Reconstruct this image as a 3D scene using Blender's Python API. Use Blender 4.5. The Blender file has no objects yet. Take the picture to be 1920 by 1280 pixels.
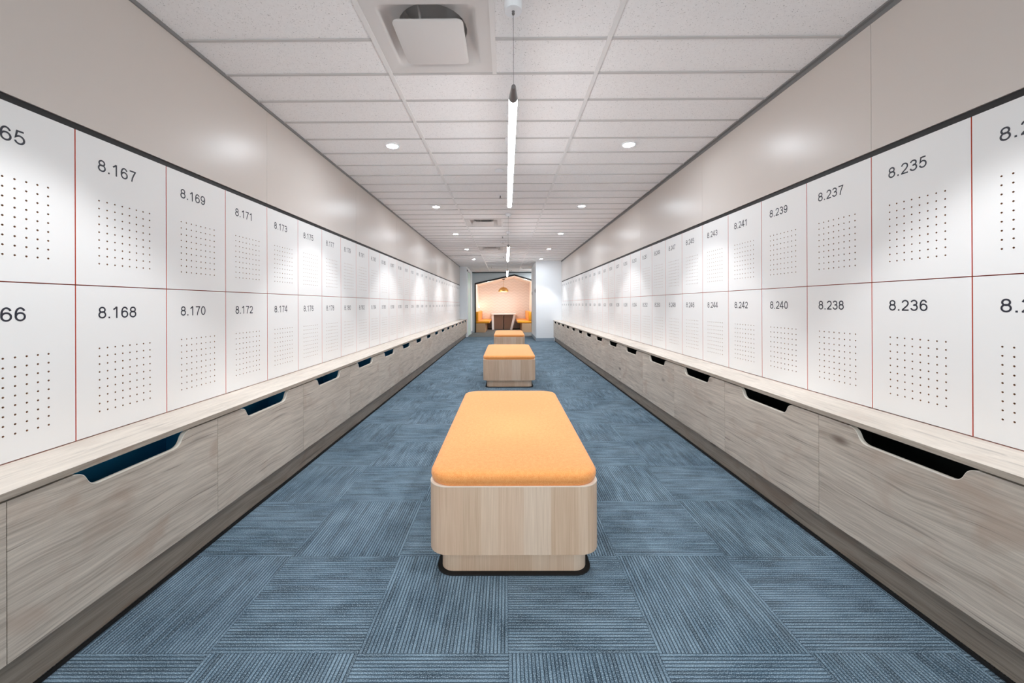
import bpy, math, random
from mathutils import Matrix, Vector
PI = math.pi
random.seed(7)
C = bpy.context.scene.collection
EYE = 1.16                      # eye height above the carpet
WL, WR = -1.6535, 1.7467        # locker faces, left and right
TOPL, TOPR = 1.842, 1.858       # tops of the locker banks
CEIL = EYE + 1.3553

# ------------------------------------------------------------------ helpers
class MB:
    def __init__(s): s.v = []; s.f = []; s.m = []; s.uv = []
    def add(s, verts, faces, mi=0, uvs=None):
        b = len(s.v); s.v += [tuple(p) for p in verts]
        for i, f in enumerate(faces):
            s.f.append([b + k for k in f]); s.m.append(mi if isinstance(mi, int) else mi[i])
            s.uv.append(uvs[i] if uvs else None)
        return s
    def box(s, x0, x1, y0, y1, z0, z1, mi=0):
        x0, x1 = min(x0, x1), max(x0, x1); y0, y1 = min(y0, y1), max(y0, y1); z0, z1 = min(z0, z1), max(z0, z1)
        v = [(x, y, z) for z in (z0, z1) for y in (y0, y1) for x in (x0, x1)]
        return s.add(v, [(0, 2, 3, 1), (4, 5, 7, 6), (0, 1, 5, 4), (2, 6, 7, 3), (1, 3, 7, 5), (0, 4, 6, 2)], mi)
    def quad(s, a, b, c, d, mi=0): return s.add([a, b, c, d], [(0, 1, 2, 3)], mi)
    def loft(s, rings, cap0=True, cap1=True, mi=0, closed=True):
        n = len(rings[0]); v = [p for r in rings for p in r]; f = []; uv = []
        per = [0.0]
        for j in range(n):
            a, b = Vector(rings[0][j]), Vector(rings[0][(j + 1) % n]); per.append(per[-1] + (b - a).length)
        for i in range(len(rings) - 1):
            for j in range(n if closed else n - 1):
                k = (j + 1) % n
                f.append((i * n + j, i * n + k, (i + 1) * n + k, (i + 1) * n + j))
                z0 = rings[i][j][2]; z1 = rings[i + 1][j][2]
                uv.append([(per[j], z0), (per[j + 1], z0), (per[j + 1], z1), (per[j], z1)])
        if cap0: f.append(tuple(reversed(range(n)))); uv.append([(rings[0][j][0], rings[0][j][1]) for j in reversed(range(n))])
        if cap1:
            o = (len(rings) - 1) * n; f.append(tuple(range(o, o + n))); uv.append([(rings[-1][j][0], rings[-1][j][1]) for j in range(n)])
        return s.add(v, f, mi, uv)
    def tube(s, p0, p1, r0, r1=None, n=12, mi=0, cap=True):
        r1 = r0 if r1 is None else r1
        p0, p1 = Vector(p0), Vector(p1); d = (p1 - p0).normalized()
        a = d.orthogonal().normalized(); b = d.cross(a)
        R = lambda p, r: [tuple(p + a * (r * math.cos(t)) + b * (r * math.sin(t))) for t in [2 * PI * k / n for k in range(n)]]
        return s.loft([R(p0, r0), R(p1, r1)], cap, cap, mi)
    def lathe(s, prof, c=(0, 0, 0), n=32, cap0=False, cap1=False, mi=0):
        rings = [[(c[0] + r * math.cos(2 * PI * k / n), c[1] + r * math.sin(2 * PI * k / n), c[2] + z) for k in range(n)] for r, z in prof]
        return s.loft(rings, cap0, cap1, mi)
    def mesh(s, name, mats, smooth=False):
        me = bpy.data.meshes.new(name); me.from_pydata(s.v, [], s.f)
        for m in (mats if isinstance(mats, (list, tuple)) else [mats]): me.materials.append(m)
        me.polygons.foreach_set('material_index', s.m)
        if any(u for u in s.uv):
            L = me.uv_layers.new(name='UVMap'); i = 0
            for p, u in zip(me.polygons, s.uv):
                for k in range(p.loop_total):
                    L.data[p.loop_start + k].uv = u[k] if u else (0, 0)
        if smooth:
            me.polygons.foreach_set('use_smooth', [True] * len(me.polygons))
            me.set_sharp_from_angle(angle=math.radians(38))
        me.update(); return me
    def build(s, name, mats, parent=None, smooth=False, loc=None):
        return link(name, s.mesh(name, mats, smooth), parent, loc)

def link(name, me, parent=None, loc=None):
    o = bpy.data.objects.new(name, me); C.objects.link(o)
    if parent: o.parent = parent
    if loc: o.location = loc
    return o
def tag(o, label, cat, group=None):
    o['label'] = label; o['category'] = cat
    if group: o['group'] = group
    return o
def thing(name, label, cat, loc=(0, 0, 0), rz=0, group=None):
    o = bpy.data.objects.new(name, None); C.objects.link(o); o.empty_display_size = .1
    o.location = loc; o.rotation_euler = (0, 0, rz)
    return tag(o, label, cat, group)
def struct(o): o['kind'] = 'structure'; return o
def rrect(cx, cy, hx, hy, r, z, n=8):
    pts = []
    for (sx, sy, a0) in ((1, 1, 0), (-1, 1, PI / 2), (-1, -1, PI), (1, -1, 1.5 * PI)):
        for k in range(n + 1):
            a = a0 + PI / 2 * k / n
            pts.append((cx + sx * (hx - r) + r * math.cos(a), cy + sy * (hy - r) + r * math.sin(a), z))
    return pts
def ordinal(n):
    return ['first', 'second', 'third', 'fourth', 'fifth', 'sixth', 'seventh', 'eighth', 'ninth', 'tenth', 'eleventh', 'twelfth', 'thirteenth', 'fourteenth', 'fifteenth', 'sixteenth', 'seventeenth', 'eighteenth', 'nineteenth', 'twentieth', 'twenty-first', 'twenty-second', 'twenty-third', 'twenty-fourth', 'twenty-fifth', 'twenty-sixth', 'twenty-seventh', 'twenty-eighth', 'twenty-ninth', 'thirtieth', 'thirty-first', 'thirty-second'][n - 1]

# ------------------------------------------------------------------ materials
def srgb(r, g, b):
    f = lambda c: (c / 255) / 12.92 if c / 255 <= .04045 else ((c / 255 + .055) / 1.055) ** 2.4
    return (f(r), f(g), f(b), 1)
class NT:
    def __init__(s, name):
        s.m = bpy.data.materials.new(name); s.m.use_nodes = True; s.t = s.m.node_tree
        s.b = s.t.nodes['Principled BSDF']
    def n(s, typ, **kw):
        nd = s.t.nodes.new(typ)
        for k, v in kw.items():
            if k == 'ins':
                for i, x in v.items():
                    if hasattr(x, 'is_linked') or isinstance(x, bpy.types.NodeSocket): s.t.links.new(x, nd.inputs[i])
                    else: nd.inputs[i].default_value = x
            else: setattr(nd, k, v)
        return nd
    def math(s, op, a, b=0.0, c=0.0):
        return s.n('ShaderNodeMath', operation=op, ins={0: a, 1: b, 2: c}).outputs[0]
    def ramp(s, fac, stops, interp='LINEAR'):
        r = s.n('ShaderNodeValToRGB', ins={0: fac}); e = r.color_ramp.elements; r.color_ramp.interpolation = interp
        while len(e) < len(stops): e.new(.5)
        for q, (p, c) in zip(e, stops): q.position = p; q.color = c
        return r.outputs[0]
    def mix(s, fac, a, b, mode='MIX'):
        q = s.n('ShaderNodeMix', data_type='RGBA', blend_type=mode)
        for i, x in ((0, fac), (6, a), (7, b)):
            if isinstance(x, bpy.types.NodeSocket): s.t.links.new(x, q.inputs[i])
            else: q.inputs[i].default_value = x
        return q.outputs[2]
    def set(s, **kw):
        for k, v in kw.items():
            i = s.b.inputs[k.replace('_', ' ')]
            if isinstance(v, bpy.types.NodeSocket): s.t.links.new(v, i)
            else: i.default_value = v
        return s
    def bump(s, h, strength=.3, dist=.002):
        s.set(Normal=s.n('ShaderNodeBump', ins={'Strength': strength, 'Distance': dist, 'Height': h}).outputs[0]); return s
def plain(name, col, rough=.5, metal=0., spec=.5):
    q = NT(name).set(Base_Color=col, Roughness=rough, Metallic=metal); q.b.inputs['Specular IOR Level'].default_value = spec
    return q.m
def emit(name, col, s):
    q = NT(name).set(Base_Color=col); q.set(Emission_Color=col, Emission_Strength=s); return q.m

def grey_oak(name, tint=(1, 1, 1), soft=0.):
    q = NT(name)
    tc = q.n('ShaderNodeTexCoord').outputs['Object']
    rnd = q.n('ShaderNodeObjectInfo').outputs['Random']
    off = q.n('ShaderNodeCombineXYZ', ins={0: 0.0, 1: q.math('MULTIPLY', rnd, 37.), 2: q.math('MULTIPLY', rnd, 11.)}).outputs[0]
    v = q.n('ShaderNodeVectorMath', operation='ADD', ins={0: tc, 1: off}).outputs[0]
    # gentle waviness of the grain
    w = q.n('ShaderNodeTexNoise', ins={'Vector': q.n('ShaderNodeMapping', ins={0: v, 3: (2, 1.6, 3)}).outputs[0], 'Scale': 1.3, 'Detail': 2.}).outputs['Color']
    w = q.n('ShaderNodeVectorMath', operation='SUBTRACT', ins={0: w, 1: (.5, .5, .5)}).outputs[0]
    v = q.n('ShaderNodeVectorMath', operation='MULTIPLY_ADD', ins={0: w, 1: (.0, .0, .06), 2: v}).outputs[0]
    def nz(sc, det, rough=.5, dist=0.):
        return q.n('ShaderNodeTexNoise', ins={'Vector': q.n('ShaderNodeMapping', ins={0: v, 3: sc}).outputs[0], 'Scale': 1., 'Detail': det, 'Roughness': rough, 'Distortion': dist}).outputs['Fac']
    big = nz((6, 1.1, 8), 4, .55, .5)
    mid = nz((20, 2.2, 32), 4, .6, .3)
    fine = nz((60, 4, 150), 3, .65)
    streak = nz((30, 1.5, 70), 2, .5, .25)
    blot = nz((3, 3.2, 5), 3, .6, .8)
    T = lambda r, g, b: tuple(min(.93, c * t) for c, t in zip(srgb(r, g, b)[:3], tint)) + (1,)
    c = q.ramp(big, [(.28, T(142, 132, 122)), (.5, T(168, 158, 148)), (.72, T(190, 181, 170))])
    c = q.mix(.55, c, q.ramp(mid, [(.3, T(128, 117, 107)), (.52, T(170, 160, 150)), (.75, T(196, 187, 176))]))
    c = q.mix(.30, c, q.ramp(fine, [(.34, T(104, 95, 87)), (.6, T(194, 185, 174))]))
    c = q.mix(q.ramp(blot, [(.56, (0, 0, 0, 1)), (.70, (.55, .55, .55, 1))]), c, T(150, 131, 117))
    c = q.mix(q.ramp(streak, [(.27, (.8, .8, .8, 1)), (.36, (0, 0, 0, 1))]), c, T(98, 88, 82))
    vo = q.n('ShaderNodeTexVoronoi', ins={'Vector': q.n('ShaderNodeMapping', ins={0: v, 3: (1., 2.0, 5.5)}).outputs[0], 'Scale': 1., 'Randomness': 1.}).outputs['Distance']
    c = q.mix(q.ramp(vo, [(.04, (.85, .85, .85, 1)), (.13, (0, 0, 0, 1))]), c, T(92, 78, 70))
    if soft: c = q.mix(soft, c, srgb(226, 219, 210))
    q.set(Base_Color=c, Roughness=.5)
    q.bump(fine, .08, .001)
    return q.m
def stave_oak(name):
    q = NT(name)
    uv = q.n('ShaderNodeTexCoord').outputs['UV']
    sx = q.n('ShaderNodeSeparateXYZ', ins={0: uv})
    u = sx.outputs[0]
    # staves of uneven width
    wob = q.n('ShaderNodeTexNoise', noise_dimensions='1D', ins={'W': q.math('MULTIPLY', u, 9.), 'Scale': 1., 'Detail': 1.}).outputs['Fac']
    st = q.math('FLOOR', q.math('ADD', q.math('MULTIPLY', u, 13.), q.math('MULTIPLY', wob, 2.2)))
    rnd = q.n('ShaderNodeTexWhiteNoise', noise_dimensions='1D', ins={'W': st}).outputs['Value']
    off = q.n('ShaderNodeCombineXYZ', ins={0: u, 1: q.math('ADD', sx.outputs[1], q.math('MULTIPLY', rnd, 9.)), 2: rnd}).outputs[0]
    nz = lambda sc, det, dist=0.: q.n('ShaderNodeTexNoise', ins={'Vector': q.n('ShaderNodeMapping', ins={0: off, 3: sc}).outputs[0], 'Scale': 1., 'Detail': det, 'Distortion': dist}).outputs['Fac']
    c = q.ramp(rnd, [(.0, srgb(198, 160, 126)), (.35, srgb(232, 206, 180)), (.65, srgb(214, 178, 148)), (1., srgb(240, 222, 202))])
    c = q.mix(.28, c, q.ramp(nz((90, 2.4, 1), 4, .4), [(.3, srgb(172, 136, 110)), (.7, srgb(226, 202, 180))]))
    c = q.mix(.22, c, q.ramp(nz((420, 5, 1), 2), [(.3, srgb(160, 128, 106)), (.65, srgb(224, 200, 178))]))
    q.set(Base_Color=c, Roughness=.45)
    return q.m
def carpet(name, cols):
    q = NT(name)
    tc = q.n('ShaderNodeTexCoord').outputs['Object']; s = q.n('ShaderNodeSeparateXYZ', ins={0: tc})
    x = q.math('ADD', s.outputs[0], 100. - .003); y = q.math('ADD', s.outputs[1], 100. - 1.2955)
    ix = q.math('FLOOR', q.math('MULTIPLY', x, 2.)); iy = q.math('FLOOR', q.math('MULTIPLY', y, 2.))
    par = q.math('MODULO', q.math('ADD', ix, iy), 2.)
    sel = lambda a, b: q.math('ADD', q.math('MULTIPLY', par, a), q.math('MULTIPLY', q.math('SUBTRACT', 1., par), b))
    a = sel(x, y); b = sel(y, x)                 # a crosses the ribs, b runs along them
    PITCH = 80.
    rib = q.math('FLOOR', q.math('MULTIPLY', a, PITCH))
    fr = q.math('FRACT', q.math('MULTIPLY', a, PITCH))
    prof = q.math('SINE', q.math('MULTIPLY', fr, PI))          # rounded rib
    tile = q.math('ADD', q.math('MULTIPLY', ix, 7.3), q.math('MULTIPLY', iy, 3.1))
    vec = q.n('ShaderNodeCombineXYZ', ins={0: q.math('MULTIPLY', rib, 3.7), 1: q.math('MULTIPLY', b, 4.5), 2: tile}).outputs[0]
    seg = q.n('ShaderNodeTexNoise', ins={'Vector': vec, 'Scale': 1., 'Detail': 1.}).outputs['Fac']
    vec2 = q.n('ShaderNodeCombineXYZ', ins={0: q.math('MULTIPLY', q.math('FLOOR', q.math('MULTIPLY', a, PITCH / 3)), .7), 1: q.math('MULTIPLY', b, 7.), 2: tile}).outputs[0]
    seg2 = q.n('ShaderNodeTexNoise', ins={'Vector': vec2, 'Scale': 1., 'Detail': 2.}).outputs['Fac']
    cloud = q.n('ShaderNodeTexNoise', ins={'Vector': tc, 'Scale': 3., 'Detail': 2.}).outputs['Fac']
    tuft = q.n('ShaderNodeTexNoise', ins={'Vector': tc, 'Scale': 300., 'Detail': 2., 'Roughness': .75}).outputs['Fac']
    base = q.ramp(q.math('ADD', q.math('MULTIPLY', seg, .55), q.math('MULTIPLY', seg2, .45)), [(.37, cols[0]), (.5, cols[1]), (.61, cols[2])])
    base = q.mix(.18, base, q.ramp(cloud, [(.35, cols[0]), (.65, cols[3])]))
    base = q.mix(q.ramp(tuft, [(.50, (0, 0, 0, 1)), (.64, (.9, .9, .9, 1))]), base, cols[3])
    base = q.mix(q.ramp(tuft, [(.3, (.55, .55, .55, 1)), (.45, (0, 0, 0, 1))]), base, cols[4])
    groove = q.ramp(prof, [(.12, (.9, .9, .9, 1)), (.62, (0, 0, 0, 1))])
    base = q.mix(groove, base, cols[4])
    q.set(Base_Color=base, Roughness=.95); q.b.inputs['Specular IOR Level'].default_value = .1
    h = q.math('ADD', prof, q.math('MULTIPLY', tuft, .9))
    q.bump(h, .7, .004)
    return q.m
def fabric(name, c0, c1, c2):
    q = NT(name); tc = q.n('ShaderNodeTexCoord').outputs['Object']
    a = q.n('ShaderNodeTexNoise', ins={'Vector': tc, 'Scale': 480., 'Detail': 3., 'Roughness': .7}).outputs['Fac']
    b = q.n('ShaderNodeTexNoise', ins={'Vector': tc, 'Scale': 60., 'Detail': 2.}).outputs['Fac']
    c = q.ramp(q.math('ADD', q.math('MULTIPLY', a, .85), q.math('MULTIPLY', b, .15)), [(.36, c0), (.5, c1), (.64, c2)])
    q.set(Base_Color=c, Roughness=.9); q.b.inputs['Sheen Weight'].default_value = .25; q.b.inputs['Sheen Roughness'].default_value = .5
    q.b.inputs['Specular IOR Level'].default_value = .2
    q.bump(a, .25, .001); return q.m
def ceiling_tile(name):
    q = NT(name); tc = q.n('ShaderNodeTexCoord').outputs['Object']
    v = q.n('ShaderNodeTexNoise', ins={'Vector': tc, 'Scale': 170., 'Detail': 1.5, 'Roughness': .6}).outputs['Fac']
    v2 = q.n('ShaderNodeTexNoise', ins={'Vector': tc, 'Scale': 55., 'Detail': 2.}).outputs['Fac']
    c = q.ramp(v, [(.29, srgb(165, 160, 158)), (.35, srgb(242, 239, 238))])
    c = q.mix(.2, c, q.ramp(v2, [(.35, srgb(232, 228, 227)), (.65, srgb(246, 243, 242))]))
    q.set(Base_Color=c, Roughness=.95); q.b.inputs['Specular IOR Level'].default_value = .1
    q.bump(v, .25, .001); return q.m
def alcove_paper(name):
    q = NT(name); tc = q.n('ShaderNodeTexCoord').outputs['Object']; s = q.n('ShaderNodeSeparateXYZ', ins={0: tc})
    zig = q.math('PINGPONG', q.math('ADD', s.outputs[0], 50.), .14)
    k = q.math('FRACT', q.math('MULTIPLY', q.math('ADD', s.outputs[2], q.math('MULTIPLY', zig, .6)), 7.))
    c = q.ramp(k, [(.0, srgb(224, 217, 213)), (.42, srgb(224, 217, 213)), (.5, srgb(231, 224, 220)), (.93, srgb(231, 224, 220)), (1., srgb(224, 217, 213))])
    q.set(Base_Color=c, Roughness=.8); return q.m

M = {}
M['tile'] = ceiling_tile('ceiling tile')
M['rail'] = plain('ceiling rail', srgb(228, 225, 223), .4)
M['cross_rail'] = plain('cross rail', srgb(194, 190, 188), .5)
M['vent'] = plain('vent metal', srgb(214, 209, 206), .5)
M['duct'] = plain('duct grey', srgb(176, 173, 171), .5)
M['white'] = plain('white plastic', srgb(238, 238, 240), .35)
M['bulk'] = plain('bulkhead laminate', srgb(203, 194, 187), .33, 0., .5)
M['door'] = plain('locker laminate', srgb(231, 230, 229), .42, 0., .4)
M['edge'] = plain('orange edging', srgb(226, 102, 66), .5)
M['mdf'] = plain('bare board', srgb(168, 126, 92), .8)
M['inside'] = plain('locker inside', srgb(92, 70, 58), .8)
M['ink'] = plain('number ink', srgb(28, 31, 45), .5)
M['black'] = plain('black gap', srgb(16, 15, 16), .6)
M['oak'] = grey_oak('grey oak', (1.36, 1.345, 1.32))
M['oak_top_lit'] = grey_oak('grey oak worktop', (1.62, 1.62, 1.62), .45)  # same oak lightened, light from above put into the tint
M['oak_kick_shaded'] = grey_oak('grey oak kickboard', (.72, .68, .64))  # same oak darkened, shade under the drawers put into the tint
M['oak_kick_shaded2'] = grey_oak('grey oak edge', (1.0, .97, .93))
M['lip'] = plain('cut edge', srgb(228, 220, 208), .5)
M['teal'] = plain('teal drawer lining', srgb(30, 145, 195), .7)
M['dark_lining'] = plain('dark drawer lining', srgb(16, 24, 26), .7)
M['stave'] = stave_oak('stave oak')
M['orange'] = fabric('orange felt', srgb(224, 134, 66), srgb(238, 158, 90), srgb(248, 182, 118))
M['amber'] = fabric('amber upholstery', srgb(226, 140, 30), srgb(240, 158, 40), srgb(250, 178, 66))
M['carpet'] = carpet('blue carpet', [srgb(50, 68, 82), srgb(82, 106, 124), srgb(108, 133, 151), srgb(168, 189, 203), srgb(31, 43, 54)])
M['grey_carpet'] = carpet('grey carpet', [srgb(84, 86, 86), srgb(104, 108, 110), srgb(124, 128, 130), srgb(150, 154, 156), srgb(56, 58, 60)])
M['mat'] = plain('black rubber', srgb(14, 14, 16), .8)
M['lamp'] = emit('lit lens', (.86, .93, 1, 1), 185.)
M['tube'] = emit('lit tube', (.95, .975, 1, 1), 17.5)
M['cap'] = plain('gunmetal', srgb(118, 113, 112), .4, .2)
M['cable'] = plain('steel cable', srgb(120, 116, 114), .4, .3)
M['angle'] = plain('grey wall angle', srgb(128, 126, 125), .5)
M['blue_wall'] = plain('cool white paint', srgb(236, 240, 244), .7)
M['grey_wall'] = plain('blue grey paint', srgb(180, 187, 190), .7)
M['green_glass'] = plain('pale green glass', srgb(205, 226, 218), .6)
M['skirt'] = plain('blue grey skirting', srgb(150, 166, 180), .5)
M['paper'] = alcove_paper('chevron wallpaper')
M['peach'] = plain('peach lining', srgb(238, 232, 226), .7)
M['light_oak'] = plain('pale oak panel', srgb(184, 148, 114), .5)
M['walnut'] = plain('brown table panel', srgb(120, 92, 76), .5)
M['brass'] = plain('brushed brass', srgb(190, 156, 98), .4, 1.)
M['warm_lamp'] = emit('warm lens', (1, .82, .6, 1), 14.)

# ------------------------------------------------------------------ room shell
Y0, YA, YB = -3.0, 16.2, 19.0           # behind the viewer, alcove front, alcove back
JOINT0, JD = 1.98975, .29837            # ceiling joints
TX = (-.672, .533)                      # main ceiling rails
YEL, YER = 13.887, 12.2656              # far ends of the two locker banks
PXL, PXR = -1.41, .945                  # piers at the far ends
b = MB(); b.box(-2.4, 2.4, Y0, 13.95, -.06, 0)
struct(b.build('floor', M['carpet']))
b = MB(); b.box(-2.4, 2.4, 13.95, YB + .2, -.06, 0)
struct(b.build('floor_alcove', M['grey_carpet']))

tiles, rails, cross = MB(), MB(), MB()
VENTS = [-1, 14, 24]
vx0, vx1 = TX[0] + .012, -.062
zc = CEIL + .006
bays = [(WL, TX[0]), (TX[0], TX[1]), (TX[1], WR)]
k0 = int((Y0 - JOINT0) / JD) - 1
for k in range(k0, 48):
    ya = JOINT0 + JD * k; yb = ya + JD
    if yb > YA + .12: yb = YA + .12
    invent = any(k in (v, v + 1) for v in VENTS)
    for bi, (xa, xb) in enumerate(bays):
        if bi == 0 and k == 29:   # dark slot across the left bay
            tiles.box(xa, xb, ya, ya + .07, zc, zc + .015); tiles.box(xa, xb, ya + .19, yb, zc, zc + .015); continue
        x0 = vx1 if (bi == 1 and invent) else xa
        tiles.box(x0, xb, ya, yb, zc, zc + .015)
    for bi, (xa, xb) in enumerate(bays):
        x0 = vx1 if (bi == 1 and k - 1 in VENTS) else xa
        cross.box(x0, xb, ya - .0085, ya + .0085, CEIL, CEIL + .008)
for x in TX: rails.box(x - .012, x + .012, Y0, YA, CEIL - .0008, CEIL + .01)
for v in VENTS:
    rails.box(vx1 - .012, vx1 + .012, JOINT0 + JD * v, JOINT0 + JD * (v + 2), CEIL - .0004, CEIL + .01)
b = MB(); b.box(TX[0] + .014, TX[1] - .014, 12.13, 12.26, CEIL - .008, CEIL + .004); struct(b.build('trim_11', M['white']))
struct(tiles.build('ceiling', M['tile']))
struct(rails.build('trim_1', M['rail'])); struct(cross.build('trim_12', M['cross_rail']))
b = MB(); b.box(-2.4, 2.4, Y0, YB + .2, CEIL + .5, CEIL + .55); struct(b.build('ceiling_slab', M['duct']))
b = MB(); b.box(WL, TX[0] - .012, JOINT0 + JD * 29 + .07, JOINT0 + JD * 29 + .19, CEIL + .02, CEIL + .05); struct(b.build('trim_2', M['black']))

def side(sg, W, top, yend, nm, joint0):
    # bulkhead of satin panels above the lockers
    bot = top + (.0246 if sg < 0 else .0266)
    b = MB(); ys = [Y0]; y = joint0
    while y > Y0 + 1.6: y -= 1.6
    while y < yend:
        ys.append(y); y += 1.6
    ys.append(yend)
    for a, c in zip(ys, ys[1:]):
        b.box(W, W + sg * .02, a + .0009, c - .0009, bot, CEIL - .012)
    b.box(W + sg * .003, W + sg * .06, Y0, yend, bot + .001, CEIL + .02)
    # blank lining behind the viewer, and the wall behind the lockers
    struct(b.build('wall_' + nm, M['bulk']))
    b = MB(); b.box(sg * 2.2, sg * 2.25, Y0, YA, 0, CEIL + .02); struct(b.build('wall_%s_backing' % nm, M['grey_wall']))
    b = MB(); b.box(W + sg * .007, W + sg * .07, Y0, yend, top + .0005, bot - .0002); struct(b.build('trim_%d' % (3 if sg < 0 else 4), M['black']))
    y_first = (1.0874 if sg < 0 else 1.0656)
    b = MB(); b.box(W, W + sg * .3, Y0, y_first - .003, top - 1.2, top); struct(b.build('wall_%s_panel' % nm, M['door']))
    # wall angle under the ceiling
    b = MB()
    if sg < 0: b.box(W, W + .010, Y0, yend, CEIL - .012, CEIL + .006)
    else:
        b.box(W - .024, W, Y0, yend, CEIL - .003, CEIL + .006); b.box(W - .004, W, Y0, yend, CEIL - .024, CEIL)
    struct(b.build('trim_%d' % (5 if sg < 0 else 6), M['angle']))
side(-1, WL, TOPL, YEL, 'left', 1.0874)
side(1, WR, TOPR, YER, 'right', 1.8656)


# far end: piers, glazed door, alcove
b = MB(); b.box(-2.2, PXL, YEL + .002, YA, 0, CEIL + .004); struct(b.build('wall_far_left', M['blue_wall']))
b = MB(); b.box(PXR, 2.2, YER + .002, 14.5, 0, CEIL + .004); struct(b.build('wall_far_right', M['blue_wall']))
b = MB(); b.box(PXR - .008, 1.5, YER - .008, YER + .002, 0, .10); b.box(PXR - .008, PXR, YER, 14.5, 0, .10); struct(b.build('baseboard_right', M['skirt']))
b = MB(); b.box(PXL, PXL + .008, YEL + .2, YA, 0, .08); struct(b.build('baseboard_left', M['skirt']))
d = MB(); d.box(PXL, PXL + .012, 14.1, 15.25, .01, 2.36); dr = struct(d.build('door_1', M['green_glass']))
d = MB(); d.box(PXL, PXL + .03, 14.04, 14.1, 0, 2.42); d.box(PXL, PXL + .03, 15.25, 15.33, 0, 2.42); d.box(PXL, PXL + .03, 14.04, 15.33, 2.36, 2.42)
d.build('door_frame', M['white'], dr)
AL, AR, EV, AX, AZ = -1.31, 1.12, 2.05, .346, 2.416
ER = AZ - (AR - AX) * .302
def house(y, ins=0.):
    return [(AL + ins, y, 0), (AL + ins, y, EV - ins), (AX, y, AZ - ins * 1.05), (AR - ins, y, ER - ins), (AR - ins, y, 0)]
b = MB()
for (p, q) in (((-1.41, 0), (AL, EV)),):
    pass
h = house(YA)
zt = CEIL + .02
for y in (YA, YA + .1):
    b.quad((PXL - .3, y, 0), (AL, y, 0), (AL, y, EV), (PXL - .3, y, EV)); b.quad((PXL - .3, y, EV), (AL, y, EV), (AL, y, zt), (PXL - .3, y, zt))
    b.quad((AL, y, EV), (AX, y, AZ), (AX, y, zt), (AL, y, zt)); b.quad((AX, y, AZ), (AR, y, ER), (AR, y, zt), (AX, y, zt))
    b.quad((AR, y, 0), (2.2, y, 0), (2.2, y, zt), (AR, y, zt))
struct(b.build('wall_end', M['grey_wall']))
b = MB(); o, i_ = house(YA - .02), house(YA - .02, .05); o2, i2 = house(YA + .1), house(YA + .1, .05)
for k in range(4):
    b.quad(o[k], o[k + 1], i_[k + 1], i_[k]); b.quad(i_[k], i_[k + 1], i2[k + 1], i2[k]); b.quad(o[k], o2[k], o2[k + 1], o[k + 1])
struct(b.build('trim_7', M['black']))
b = MB(); b.box(PXL, PXR + .4, YA - .03, YA - .001, CEIL - .05, CEIL - .02); struct(b.build('trim_8', M['black']))
b = MB(); b.box(PXL, 1.5, YA - .35, YA - .2, CEIL - .006, CEIL + .004); struct(b.build('trim_9', M['rail']))
b = MB(); b.box(.62, PXR + .3, 14.55, 14.75, CEIL - .006, CEIL + .004); struct(b.build('trim_10', M['angle']))
b = MB(); f_, r_ = house(YA + .1), house(YB)
for k in range(4): b.quad(f_[k], r_[k], r_[k + 1], f_[k + 1])
struct(b.build('wall_alcove_lining', M['peach']))
b = MB(); b.add(house(YB), [(0, 1, 2, 3, 4)]); struct(b.build('wall_back', M['paper']))

# ------------------------------------------------------------------ lockers
DW, DH, GAP, TH = .4, .6, .004, .018
def door_mesh():
    b = MB(); g = GAP / 2
    y0, y1, z0, z1 = g, DW - g, g, DH - g
    hy0, hz1, P, r, n = .0875, DH - .2535, .032, .0034, 12
    gy0, gy1 = hy0 - P / 2, hy0 + 7.5 * P; gz1, gz0 = hz1 + P / 2, hz1 - 8.5 * P
    for (a, c, d, e) in ((y0, gy0, z0, z1), (gy1, y1, z0, z1), (gy0, gy1, z0, gz0), (gy0, gy1, gz1, z1)):
        b.quad((0, a, d), (0, c, d), (0, c, e), (0, a, e), 0)
    for i in range(8):
        for j in range(9):
            cy, cz = hy0 + P * i, hz1 - P * j; H = P / 2
            corners = [(0, cy + H, cz + H), (0, cy - H, cz + H), (0, cy - H, cz - H), (0, cy + H, cz - H)]
            ring = [(0, cy + r * math.cos(PI / 4 + 2 * PI * k / n), cz + r * math.sin(PI / 4 + 2 * PI * k / n)) for k in range(n)]
            back = [(-.014, p[1], p[2]) for p in ring]
            v = corners + ring + back; f = []; mi = []
            for qd in range(4):
                s = qd * n // 4
                arc = [4 + (s + t) % n for t in range(n // 4 + 1)]
                f.append([qd, (qd + 1) % 4] + arc[::-1]); mi.append(0)
            for k in range(n):
                k2 = (k + 1) % n; f.append([4 + k, 4 + k2, 4 + n + k2, 4 + n + k]); mi.append(2)
            f.append([4 + n + k for k in range(n)]); mi.append(3)
            b.add(v, f, mi)
    for p, q in (((y0, z0), (y1, z0)), ((y1, z0), (y1, z1)), ((y1, z1), (y0, z1)), ((y0, z1), (y0, z0))):
        b.quad((0, p[0], p[1]), (-TH, p[0], p[1]), (-TH, q[0], q[1]), (0, q[0], q[1]), 1)
    b.quad((-TH, y0, z0), (-TH, y0, z1), (-TH, y1, z1), (-TH, y1, z0), 2)
    return b.mesh('locker_door', [M['door'], M['edge'], M['mdf'], M['black']])
def carcass_mesh():
    b = MB(); t = .009; X0, X1 = -.019, -.42
    b.box(X1, X0, 0.0005, t, 0.0005, DH - .0005); b.box(X1, X0, DW - t, DW - .0005, 0.0005, DH - .0005)
    b.box(X1, X0, t, DW - t, 0.0005, t); b.box(X1, X0, t, DW - t, DH - t, DH - .0005); b.box(X1, X1 + .008, t, DW - t, t, DH - t, 1)
    return b.mesh('locker_carcass', [M['edge'], M['inside']])
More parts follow.
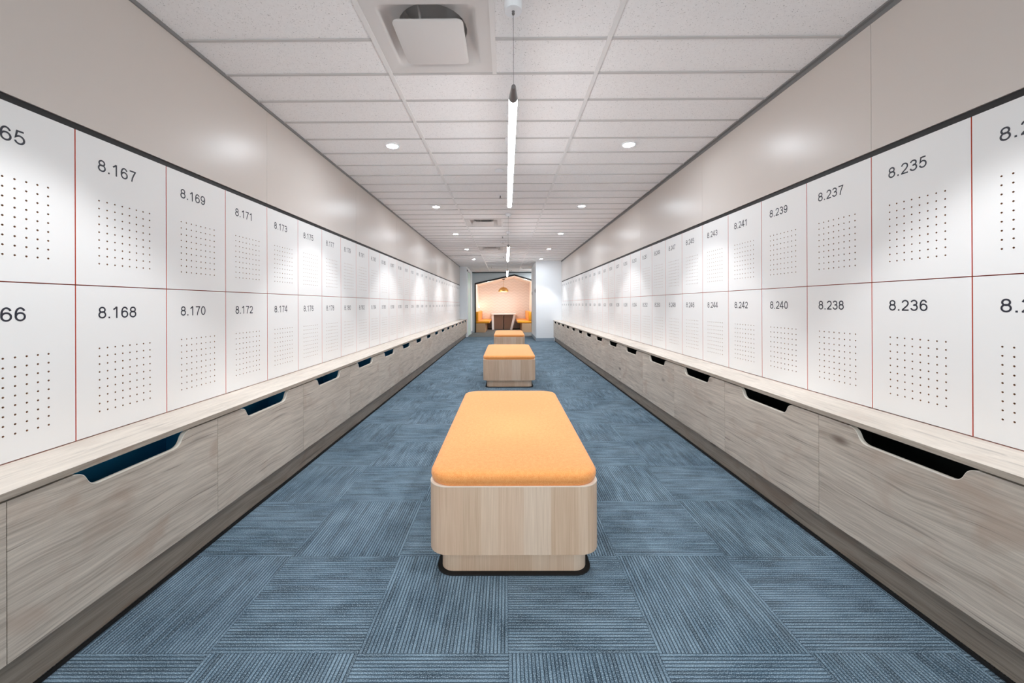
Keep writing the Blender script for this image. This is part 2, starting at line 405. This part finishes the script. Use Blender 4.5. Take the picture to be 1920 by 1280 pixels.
# numerals drawn as even-width strokes
def arc(cx, cy, rx, ry, a0, a1, n=14):
    return [(cx + rx * math.cos(math.radians(a0 + (a1 - a0) * k / n)), cy + ry * math.sin(math.radians(a0 + (a1 - a0) * k / n))) for k in range(n + 1)]
# each digit sits in a box 0.50 wide by 0.716 tall (centre lines), as in a plain grotesque
SW = .09
def G():
    h = SW / 2; t = .716 - h; L, R, m = .045 + h, .512 - h, .278; w = (R - L) / 2; mx = (L + R) / 2
    g = {}
    g['0'] = [arc(mx, .358, w, .358 - h, 90, 450, 30)]
    g['1'] = [[(.115, .535), (.20, .59), (.285, .665), (.325, t + h * .9)], [(.325, 0), (.325, .716)]]
    g['2'] = [arc(mx, t - .185, w - .005, .185, 168, -28, 16) + [(R - .10, .30), (L + .10, .15), (L + .035, .085), (L + .01, h)], [(L - .03, h), (R + .03, h)]]
    g['3'] = [arc(mx - .01, t - .155, w - .02, .155, 165, -85, 16) + [(mx - .06, .385)], arc(mx - .005, h + .178, w, .178 + .0, 92, -168, 20)]
    g['4'] = [[(.36, 0), (.36, .70), (.34, .70), (.03, .21), (.03, .205), (.53, .205)]]
    g['5'] = [[(R - .02, t), (L + .085, t), (L + .03, .365)] + arc(mx - .005, h + .198, w, .198, 128, -165, 22)]
    g['6'] = [arc(mx + .008, h + .19, w - .005, .19, 180, 540, 26), arc(mx + .008, .37, w - .005, t - .37, 185, 25, 18)[0:0] + [(L + .01, h + .17), (L + .008, .36)] + arc(mx + .008, t - .27, w - .005, .27, 175, 28, 16)]
    g['9'] = [[(L + R - x, .716 - y) for x, y in s] for s in g['6']]
    g['7'] = [[(L - .01, t), (R, t), (R - .005, t - .02), (.345, .42), (.27, .23), (.225, 0)]]
    g['8'] = [arc(mx, t - .148, w - .03, .148, 90, 450, 24), arc(mx, h + .178, w, .178, 90, 450, 26)]
    g['.'] = [[(.139, 0), (.139, .10)]]
    return g
GL = G()
def stroke(b, pts, wd, sc, oy, oz, x):
    P = []
    for p in pts:
        if not P or (Vector(p) - Vector(P[-1])).length > 1e-5: P.append(p)
    n = len(P); closed = (Vector(P[0]) - Vector(P[-1])).length < 1e-4
    if closed: P = P[:-1]; n -= 1
    Lf, Rt = [], []
    for i in range(n):
        a = Vector(P[i - 1]) if (i > 0 or closed) else None
        c = Vector(P[(i + 1) % n]) if (i < n - 1 or closed) else None
        p = Vector(P[i])
        d0 = (p - a).normalized() if a else (c - p).normalized()
        d1 = (c - p).normalized() if c else d0
        t = (d0 + d1); t = t.normalized() if t.length > 1e-3 else d0
        nrm = Vector((-t.y, t.x)); co = max(.42, abs(nrm.dot(Vector((-d0.y, d0.x)))))
        q = nrm * (wd / 2 / co); Lf.append(p + q); Rt.append(p - q)
    v = [(x, oy + q.x * sc, oz + q.y * sc) for q in Lf + Rt]
    rng = range(n if closed else n - 1)
    b.add(v, [(i, n + i, n + (i + 1) % n, (i + 1) % n) for i in rng])
def number_mesh(txt):
    b = MB(); sc = .0672; oy = .083; oz = DH - .0845 - .716 * sc
    for ch in txt:
        for k, s in enumerate(GL[ch]): stroke(b, s, .10 if ch == '.' else SW, sc, oy - .045 * sc, oz, .0004 + .0001 * k)
        oy += (.278 if ch == '.' else .556) * sc
    return b.mesh('number', M['ink'])
DOOR, CARC = door_mesh(), carcass_mesh()
def locker(sg, col, row, n0):
    # col 0 is the column nearest the viewer
    num = n0 + 2 * col + row
    yy = (1.0874 if sg < 0 else 1.0656) + DW * col
    z = (TOPL if sg < 0 else TOPR) - DH * (row + 1)
    sd = 'left' if sg < 0 else 'right'
    lab = 'white perforated locker marked 8.%d, %s row of %s wall, %s column from the front' % (num, ('upper', 'lower')[row], sd, ordinal(col + 1))
    loc = (WL, yy, z) if sg < 0 else (WR, yy + DW, z)
    t = thing('locker', lab, 'locker', loc, 0 if sg < 0 else PI, 'lockers on the %s wall' % sd)
    link('door', DOOR, t); link('carcass', CARC, t)
    n = link('number', number_mesh('8.%d' % num), t)
for col in range(32):
    for row in (0, 1): locker(-1, col, row, 165)
for col in range(28):
    for row in (0, 1): locker(1, col, row, 233)

# ------------------------------------------------------------------ drawers, worktops, kickboards
DRW = .8
def drawer_parts(h):
    # local: x = 0 is the face, +x out to the corridor; y along the wall; z up from the bottom of the front
    g = .0012; nb, nt, dp = .148, .234, .058
    prof = [(g, h)]
    c = DRW / 2
    S = []
    for k in range(17):                                  # S-shaped shoulder
        t = k / 16; s = t * t * (3 - 2 * t)
        S.append((c - nt + (nt - nb) * (t + .085 * math.sin(2 * PI * t)), h - dp * s))
    notch = S + [(2 * c - y, z) for y, z in reversed(S)]
    n = len(notch); b = MB(); T = -.018
    f0 = [(0, y, z) for y, z in notch]; f1 = [(T, y, z) for y, z in notch]
    zl = h - dp - .01
    y0, y1 = g, DRW - g
    for x in (0, T):
        b.quad((x, y0, 0), (x, y1, 0), (x, y1, zl), (x, y0, zl))
        b.quad((x, y0, zl), (x, notch[0][0], zl), (x, notch[0][0], h), (x, y0, h)); b.quad((x, notch[-1][0], zl), (x, y1, zl), (x, y1, h), (x, notch[-1][0], h))
        for (p, q) in zip(notch, notch[1:]): b.quad((x, p[0], zl), (x, q[0], zl), (x, q[0], q[1]), (x, p[0], p[1]))
    b.quad((0, y0, h), (0, notch[0][0], h), (T, notch[0][0], h), (T, y0, h)); b.quad((0, notch[-1][0], h), (0, y1, h), (T, y1, h), (T, notch[-1][0], h)); b.quad((0, y0, 0), (T, y0, 0), (T, y0, h), (0, y0, h)); b.quad((0, y1, 0), (0, y1, h), (T, y1, h), (T, y1, 0)); b.quad((0, y0, 0), (0, y1, 0), (T, y1, 0), (T, y0, 0))
    front = b.mesh('front', M['oak'])
    e = MB(); path = notch
    for p, q in zip(path, path[1:]): e.quad((.0006, p[0], p[1] + .0005), (.0006, q[0], q[1] + .0005), (T, q[0], q[1] + .0005), (T, p[0], p[1] + .0005))
    for p, q in zip(path, path[1:]): e.quad((.0006, p[0], p[1] + .0005), (.0006, p[0], p[1] - .0022), (.0006, q[0], q[1] - .0022), (.0006, q[0], q[1] + .0005))
    edge = e.mesh('edge_band', M['lip'])
    boxes = []
    for m in ('teal', 'dark_lining'):
        d = MB(); D = -.235; zt = h - .012; w = .006
        d.box(D, T - .001, .02, .02 + w, .02, zt); d.box(D, T - .001, DRW - .02 - w, DRW - .02, .02, zt)
        d.box(D, D + w, .02 + w, DRW - .02 - w, .02, zt); d.box(D + w, T - .001, .02 + w, DRW - .02 - w, .02, .026)
        boxes.append(d.mesh('lining', M[m]))
    return front, edge, boxes
def bank(sg, W, top, fx, y0, n, yend, zb, sd):
    zc = top - 1.2 - .002                       # worktop surface
    h = zc - .0205 - .0075 - zb
    front, edge, boxes = drawer_parts(h)
    for k in range(n):
        yy = y0 + DRW * k
        loc = (fx, yy, zb) if sg < 0 else (fx, yy + DRW, zb)
        lab = 'grey oak drawer with scooped grip, %s from the front in the %s bench' % (ordinal(k + 1), sd)
        t = thing('drawer', lab, 'drawer', loc, 0 if sg < 0 else PI, 'drawers under the %s lockers' % sd)
        f = link('front', front, t); link('edge_band', edge, f); link('lining', boxes[0 if sg < 0 else 1], t)
    b = MB(); x0 = W - sg * .0005 if False else W; wf = fx - sg * .005
    ya = y0 - .9
    b.box(wf + sg * .001, W + sg * .1, ya, yend, zc - .0205, zc)
    o = b.build('worktop', M['oak_top_lit']); tag(o, 'long painted-lit grey oak worktop ledge along the foot of the %s lockers' % sd, 'worktop')
    b = MB(); b.box(wf, wf + sg * .001, ya, yend, zc - .0205, zc - .0004); b.build('front_edge', M['oak_kick_shaded2'], o)
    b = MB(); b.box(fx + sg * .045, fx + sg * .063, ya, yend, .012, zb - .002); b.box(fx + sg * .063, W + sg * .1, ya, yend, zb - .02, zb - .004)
    k = b.build('kickboard', M['oak_kick_shaded']); tag(k, 'shade-painted grey oak kickboard running under the %s drawers' % sd, 'kickboard')
    b = MB(); b.box(fx + sg * .033, fx + sg * .044, ya, yend, 0, .011)
    b.build('floor_gap_shade', M['mat'], k)  # black strip standing in for the shaded gap along the floor
bank(-1, WL, TOPL, -1.405, 1.0874 - .8, 17, YEL, .155, 'left')
bank(1, WR, TOPR, 1.490, 1.0656, 14, YER, .150, 'right')

# ------------------------------------------------------------------ benches
def bench(cx, y0, L, label):
    t = thing('ottoman_bench', label, 'bench', (cx, y0 + L / 2, 0), 0, 'benches down the middle of the corridor')
    hx, hy, r = .368, L / 2, .084
    b = MB(); b.loft([rrect(0, 0, hx - .03, hy - .015, .075, 0), rrect(0, 0, hx - .03, hy - .015, .075, .006)]); b.build('base_mat', M['mat'], t)
    b = MB(); b.loft([rrect(0, 0, hx - .05, hy - .038, .055, .006, 10), rrect(0, 0, hx - .05, hy - .038, .055, .105, 10)]); b.build('plinth', M['stave'], t, True)
    b = MB(); z0, z1 = .099, .388
    b.loft([rrect(0, 0, hx, hy, r, z0, 12), rrect(0, 0, hx, hy, r, z1, 12)], True, False)
    body = b.build('body', M['stave'], t, True)
    b = MB(); b.loft([rrect(0, 0, hx + .0004, hy + .0004, r, z1 - .002, 12), rrect(0, 0, hx + .0004, hy + .0004, r, z1 + .0005, 12), rrect(0, 0, hx - .016, hy - .016, r - .012, z1 + .0005, 12), rrect(0, 0, hx - .016, hy - .016, r - .012, z1 - .012, 12)], False, True)
    b.build('edge_band', M['lip'], body)
    b = MB(); R = []
    for ins, z in ((.014, .380), (.007, .392), (.002, .402), (.0, .415), (.001, .427), (.005, .4355), (.012, .441), (.022, .4445), (.05, .447), (.14, .449), (.25, .45)):
        R.append(rrect(0, 0, hx - ins, hy - ins, max(.03, .100 - ins * .25), z, 12))
    b.loft(R); b.build('cushion', M['orange'], t, True)
bench(.030, 1.650, 1.60, 'orange felt bench with oak sides, largest and nearest the camera')
bench(.040, 5.43, 1.60, 'orange felt oak bench in the middle of the three, second from camera')
bench(.071, 9.21, 1.60, 'smallest looking orange felt oak bench, farthest off before the alcove')

# ------------------------------------------------------------------ ceiling fittings
def downlight(x, y, label, warm=False):
    t = thing('downlight', label, 'ceiling light', (x, y, CEIL), 0, 'round ceiling downlights')
    b = MB(); b.lathe([(.060, .006), (.060, -.003), (.054, -.005), (.047, -.004), (.045, .004)]); b.build('trim_ring', M['white'], t, True)
    b = MB(); b.lathe([(.0455, .003), (.0455, .001)], cap0=True, cap1=True)
    b.build('lens', M['lamp'], t)
    li = bpy.data.lights.new('downlight_beam', 'SPOT'); li.energy = SPOT_W; li.spot_size = math.radians(84); li.spot_blend = .32; li.shadow_soft_size = .04
    li.color = (.95, .975, 1.)
    o = bpy.data.objects.new('downlight_beam', li); C.objects.link(o); o.location = (x, y, CEIL - .012)
SPOT_W = 36.
DLY = [3.315, 5.385, 7.47, 9.54, 11.63]
for i, y in enumerate(DLY):
    for xx, sd in ((-.965, 'left'), (1.05, 'right')):
        w = ['nearest the camera', 'second from the camera', 'third from the camera', 'fourth from the camera', 'farthest from the camera'][i]
        downlight(xx, y, 'lit round downlight in the %s ceiling row, %s' % (sd, w))
for y in (1.24, -.83):
    for xx in (-.965, 1.05):
        li = bpy.data.lights.new('near_downlight_beam', 'SPOT'); li.energy = SPOT_W; li.spot_size = math.radians(84); li.spot_blend = .32; li.shadow_soft_size = .04; li.color = (.95, .975, 1.)
        o = bpy.data.objects.new('near_downlight_beam', li); C.objects.link(o); o.location = (xx, y, CEIL - .012)

SHIELD = 62
def pendant(y, z, label):
    x = .037
    t = thing('linear_pendant', label, 'pendant light', (x, y, z), 0, 'tube pendants over the benches')
    Lg, r = 2.2, .0205; zc_ = CEIL - z
    half = math.radians(SHIELD)
    arcp = lambda y, a0, a1, rr: [(rr * math.sin(a0 + (a1 - a0) * k / 20), y, rr * math.cos(a0 + (a1 - a0) * k / 20)) for k in range(21)]
    b = MB(); b.loft([arcp(.10, half, 2 * PI - half, r), arcp(Lg - .10, half, 2 * PI - half, r)], False, False, 0, False); tb = b.build('tube', M['tube'], t, True)
    b = MB(); b.loft([arcp(.10, half, -half, r + .0004) + arcp(.10, -half, half, r - .003), arcp(Lg - .10, half, -half, r + .0004) + arcp(Lg - .10, -half, half, r - .003)], True, True); b.build('light_shield', M['white'], t)  # unseen top shield added to keep tube light off the ceiling
    for a, c in ((0., .1), (Lg, Lg - .1)):
        b = MB(); b.tube((0, a, 0), (0, c, 0), .0095, .0215, n=20); b.build('end_cap', M['cap'], t, True)
    for k, a in enumerate((.012, 1.45)):
        c = MB(); c.lathe([(.0405, 0.002), (.0405, -.036), (.038, -.04)], (0, a, zc_), 28, True, True); cn = c.build('canopy', M['white'], t, True)
        c = MB(); c.tube((0, a, 0.004 if k == 0 else r), (0, a, zc_ - .04), .0011, n=6); c.lathe([(.006, -.054), (.007, -.048), (.004, -.044), (.007, -.040)], (0, a, zc_), 12, True, True)
        c.build('cable', M['cable'], t, True)
pendant(1.735, EYE + .972, 'long lit tube pendant hanging nearest the camera over the front bench')
pendant(5.80, EYE + .885, 'second lit tube pendant, short looking, hanging between camera and alcove')
pendant(10.0, EYE + .885, 'farthest lit tube pendant, hanging just before the alcove gable')

def vent(k, label):
    ya = JOINT0 + JD * k + .0085; yb = JOINT0 + JD * (k + 2) - .0085
    cx, cy = (vx0 + vx1 - .012) / 2, (ya + yb) / 2
    t = thing('air_vent', label, 'air vent', (cx, cy, CEIL), 0, 'square ceiling air vents')
    hx, hy = (vx1 - .012 - vx0) / 2, (yb - ya) / 2
    n = 8
    circ = lambda r, z: [(r * math.cos(a), r * math.sin(a), z) for a in [q for s in range(4) for q in [s * PI / 2 + PI / 2 * j / n for j in range(n + 1)]]]
    rr = lambda h, r, z: rrect(0, 0, h, h, r, z, n)
    b = MB(); b.loft([rrect(0, 0, hx, hy, .002, .004, n), rr(.235, .03, .003), rr(.225, .04, .008), rr(.205, .09, .035), circ(.172, .055)], False, False)
    b.build('frame', M['vent'], t, True)
    b = MB(); b.loft([circ(.172, .055), circ(.168, .10), circ(.150, .105), circ(.148, .16)], False, True); d = b.build('duct_neck', M['duct'], t, True)
    b = MB(); b.loft([rr(.165, .024, -.012), rr(.168, .026, -.016), rr(.168, .026, -.021), rr(.165, .024, -.023)]); b.build('plate', M['vent'], t, True)
    b = MB()
    for a in (.6, 2.7, 4.4): b.tube((.12 * math.cos(a), .12 * math.sin(a), -.013), (.155 * math.cos(a), .155 * math.sin(a), .09), .006, n=8)
    b.build('bracket', M['duct'], t)
vent(-1, 'large square air vent with hanging plate, nearest the camera in ceiling')
vent(14, 'square ceiling air vent in the middle, above the second bench')
vent(24, 'square ceiling air vent farthest off, beside the second tube pendant')

def detector(x, y, label):
    t = thing('smoke_detector', label, 'smoke detector', (x, y, CEIL), 0)
    b = MB(); b.lathe([(.052, .001), (.052, -.012), (.044, -.016)], cap1=True); b.build('base', M['white'], t, True)
    b = MB(); b.lathe([(.036, -.016), (.034, -.032), (.022, -.040)], cap1=True); b.build('sensor', M['vent'], t, True)
detector(-.065, 8.40, 'round white smoke detector behind the middle ceiling vent')
b = MB(); b.lathe([(.045, .001), (.044, -.006), (.03, -.010), (.012, -.012)], cap1=True)
o = b.build('ceiling_sensor', M['white'], None, True, (-.065, 3.94, CEIL)); tag(o, 'flat white ceiling disc just left of the front tube pendant', 'sensor')
def sprinkler(x, y, label):
    t = thing('ceiling_sprinkler', label, 'sprinkler', (x, y, CEIL), 0, 'ceiling sprinklers')
    b = MB(); b.lathe([(.028, .001), (.026, -.005), (.010, -.006)], cap1=True); b.build('escutcheon', M['white'], t, True)
    b = MB(); b.tube((0, 0, -.005), (0, 0, -.03), .007, n=10); b.lathe([(.003, -.03), (.016, -.034), (.016, -.037)], cap0=True, cap1=True); b.build('head', M['cap'], t)
sprinkler(-.068, 4.83, 'small metal sprinkler head nearest the camera, left of front pendant end')
sprinkler(-.064, 7.74, 'metal sprinkler head just in front of the smoke detector')
sprinkler(-.064, 11.03, 'metal sprinkler head left of the farthest tube pendant')
sprinkler(-.516, 14.07, 'tiny sprinkler head on the far left of ceiling before the alcove')
sprinkler(.224, 15.30, 'tiny sprinkler head closest to the alcove gable')

# ------------------------------------------------------------------ alcove
def booth(sg, x0, x1, xb, label):
    # x0 wall side, x1 front of seat, xb front of the base
    t = thing('booth_bench', label, 'bench', (x0, YA + .02, 0), 0, 'upholstered benches in the alcove'); Ln = YB - YA - .06
    b = MB(); b.box(0, xb - x0, 0, Ln, 0, .375); b.build('base', M['light_oak'], t)
    def pad(x_a, x_b, z_a, z_b, nm):
        q = MB(); cx, cz = (x_a + x_b) / 2, (z_a + z_b) / 2; hx, hz = abs(x_b - x_a) / 2, (z_b - z_a) / 2
        ring = lambda y, i: [(cx + p[0], y, cz + p[1]) for p in rrect(0, 0, hx - i, hz - i, min(.03, hz * .45, hx * .45), 0, 5)]
        q.loft([ring(0, .02), ring(.02, 0), ring(Ln - .02, 0), ring(Ln, .02)]); return q.build(nm, M['amber'], t, True)
    pad(0.0 if False else (x0 + sg * -.0 - x0), x1 - x0, .38, .47, 'seat_cushion')
    pad(0, -sg * .13 if False else (.13 if sg < 0 else -.13), .475, .86, 'backrest')
booth(-1, AL + .02, -.70, -.88, 'amber upholstered bench on the left side of the alcove')
booth(1, AR - .06, .47, .66, 'amber upholstered bench on the right side of the alcove')
t = thing('alcove_table', 'white topped table with brown panel base between the amber benches', 'table', (-.12, 17.9, 0))
b = MB(); b.loft([rrect(0, .5, .575, .54, .04, .695), rrect(0, .5, .575, .54, .04, .735)]); b.build('tabletop', M['white'], t)
for sg, nm in ((-1, 'a'), (1, 'b')):
    b = MB()
    xs = [(.02, .43, .32)] 
    x_in, xt, xb2 = .018 * sg, .455 * sg, (.44 if sg < 0 else .30) * sg
    for (y0, y1) in ((.05, .9),):
        b.add([(x_in, y0, .02), (xb2, y0, .02), (xt, y0, .69), (x_in, y0, .69), (x_in, y1, .02), (xb2, y1, .02), (xt, y1, .69), (x_in, y1, .69)],
              [(0, 1, 2, 3), (7, 6, 5, 4), (0, 4, 5, 1), (1, 5, 6, 2), (2, 6, 7, 3), (3, 7, 4, 0)])
    b.build('panel', M['walnut'], t)
    b = MB(); w = .10 * sg
    b.add([(xb2, .02, 0), (xb2 + w, .02, 0), (xt + w, .02, .694), (xt, .02, .694), (xb2, .95, 0), (xb2 + w, .95, 0), (xt + w, .95, .694), (xt, .95, .694)],
          [(0, 1, 2, 3), (7, 6, 5, 4), (0, 4, 5, 1), (1, 5, 6, 2), (2, 6, 7, 3), (3, 7, 4, 0)])
    b.build('leg', M['white'], t)
px, py = -.12, 17.6
zr = EV + (px - AL) / (AX - AL) * (AZ - EV)
t = thing('dome_pendant', 'brass dome pendant lamp hanging above the alcove table', 'pendant light', (px, py, 1.74))
b = MB(); b.lathe([(.235, 0), (.232, .03), (.21, .09), (.165, .145), (.10, .185), (.03, .205), (.012, .215), (.010, .215), (.03, .20), (.10, .178), (.16, .138), (.203, .088), (.225, .03), (.229, 0)], n=40); b.build('shade', M['brass'], t, True)
b = MB(); b.tube((0, 0, .21), (0, 0, zr - 1.74 - .01), .006, n=8); b.build('rod', M['brass'], t)
b = MB(); b.lathe([(.06, -.025), (.06, .02)], (0, 0, zr - 1.74), 20, True, True); b.build('canopy', M['black'], t)
b = MB(); b.lathe([(.002, -.045), (.03, -.035), (.042, 0), (.03, .035), (.015, .06)], (0, 0, .08), 16); b.build('bulb', M['warm_lamp'], t, True)
for (u, lab) in ((-.78, 'small lit spot in the left slope of the alcove ceiling'), (.86, 'small lit spot in the right slope of the alcove ceiling')):
    z = EV + (u - AL) / (AX - AL) * (AZ - EV) if u < AX else AZ - (u - AX) * .302
    t = thing('alcove_spot', lab, 'ceiling light', (u, 17.0, z - .006), 0, 'spots in the alcove ceiling')
    t.rotation_euler = (0, -math.atan(.2186) if u < AX else math.atan(.302), 0)
    b = MB(); b.lathe([(.06, .002), (.06, -.004), (.05, -.005)]); b.build('trim_ring', M['white'], t)
    b = MB(); b.lathe([(.05, -.002), (.05, -.004)], cap0=True, cap1=True); b.build('lens', M['warm_lamp'], t)
t = thing('wall_uplight', 'small glowing wall uplight above the left alcove bench', 'wall light', (AL + .001, 18.6, 1.0))
b = MB(); b.box(0, .05, -.10, .10, 0, .03); b.build('housing', M['brass'], t)
b = MB(); b.box(.006, .044, -.09, .09, .03, .034); b.build('lens', M['warm_lamp'], t)
for (y, z, lab) in ((12.62, 1.60, 'small dark switch plate on the near edge of white pier side'), (14.1, 1.56, 'small dark switch plate on the far edge of white pier side')):
    s = thing('wall_switch', lab, 'switch', (PXR - .0005, y, z)); b = MB(); b.box(-.012, 0, -.04, .04, -.06, .06); b.build('plate', M['angle'], s)
    b = MB(); b.box(-.018, -.012, -.012, .012, -.02, .02); b.build('rocker', M['black'], s)

def lamp(name, typ, loc, e, col, size=.1, rot=None, sy=None):
    li = bpy.data.lights.new(name, typ); li.energy = e; li.color = col
    if typ == 'AREA':
        li.size = size
        if sy: li.shape = 'RECTANGLE'; li.size_y = sy
    else: li.shadow_soft_size = size
    o = bpy.data.objects.new(name, li); C.objects.link(o); o.location = loc
    if rot: o.rotation_euler = rot
    return o
lamp('dome_bulb', 'POINT', (px, py, 1.76), 15, (1, .975, .94), .06)
lamp('uplight_beam', 'POINT', (AL + .09, 18.6, 1.09), 1.2, (1, .80, .58), .03)
lamp('passage_fill', 'AREA', (1.62, 15.35, CEIL - .03), 32, (.97, .99, 1), .3)  # unseen fill light without fixture, added to brighten the far end
for u in (-.78, .86): lamp('alcove_beam', 'POINT', (u, 17.0, 1.95), 4.5, (1, .97, .93), .05)

# ------------------------------------------------------------------ world, camera, view
w = bpy.data.worlds.new('World'); bpy.context.scene.world = w; w.use_nodes = True
w.node_tree.nodes['Background'].inputs[0].default_value = (.90, .97, 1, 1); w.node_tree.nodes['Background'].inputs[1].default_value = 1.9
f, cx_, cy_, ya, ro, pi_ = 729.71, 946.0, 570.1, -.0042, .004, .0008
c, s = math.cos(ya), math.sin(ya); A = Matrix(((c, 0, -s), (0, 1, 0), (s, 0, c)))
c, s = math.cos(pi_), math.sin(pi_); B = Matrix(((1, 0, 0), (0, c, -s), (0, s, c)))
c, s = math.cos(ro), math.sin(ro); R = Matrix(((c, -s, 0), (s, c, 0), (0, 0, 1)))
Q = R @ B @ A
conv = lambda r: Vector((r[0], r[2], r[1]))
right, up, fwd = conv(Q[0]), conv(Q[1]), conv(Q[2])
cd = bpy.data.cameras.new('Camera'); cam = bpy.data.objects.new('Camera', cd); C.objects.link(cam)
cam.matrix_world = Matrix(((right.x, up.x, -fwd.x, 0), (right.y, up.y, -fwd.y, 0), (right.z, up.z, -fwd.z, EYE), (0, 0, 0, 1)))
cd.sensor_width = 36; cd.sensor_fit = 'HORIZONTAL'; cd.lens = f / 1920 * 36
cd.shift_x = (960 - cx_) / 1920; cd.shift_y = (cy_ - 640) / 1920; cd.clip_start = .02; cd.clip_end = 100
sc = bpy.context.scene; sc.camera = cam
sc.view_settings.view_transform = 'Standard'; sc.view_settings.look = 'None'; sc.view_settings.gamma = 1; sc.view_settings.use_curve_mapping = False
sc.view_settings.exposure = 0.95
sc.cycles.use_denoising = True; sc.cycles.max_bounces = 12; sc.cycles.diffuse_bounces = 9
sc.cycles.sample_clamp_indirect = 10.
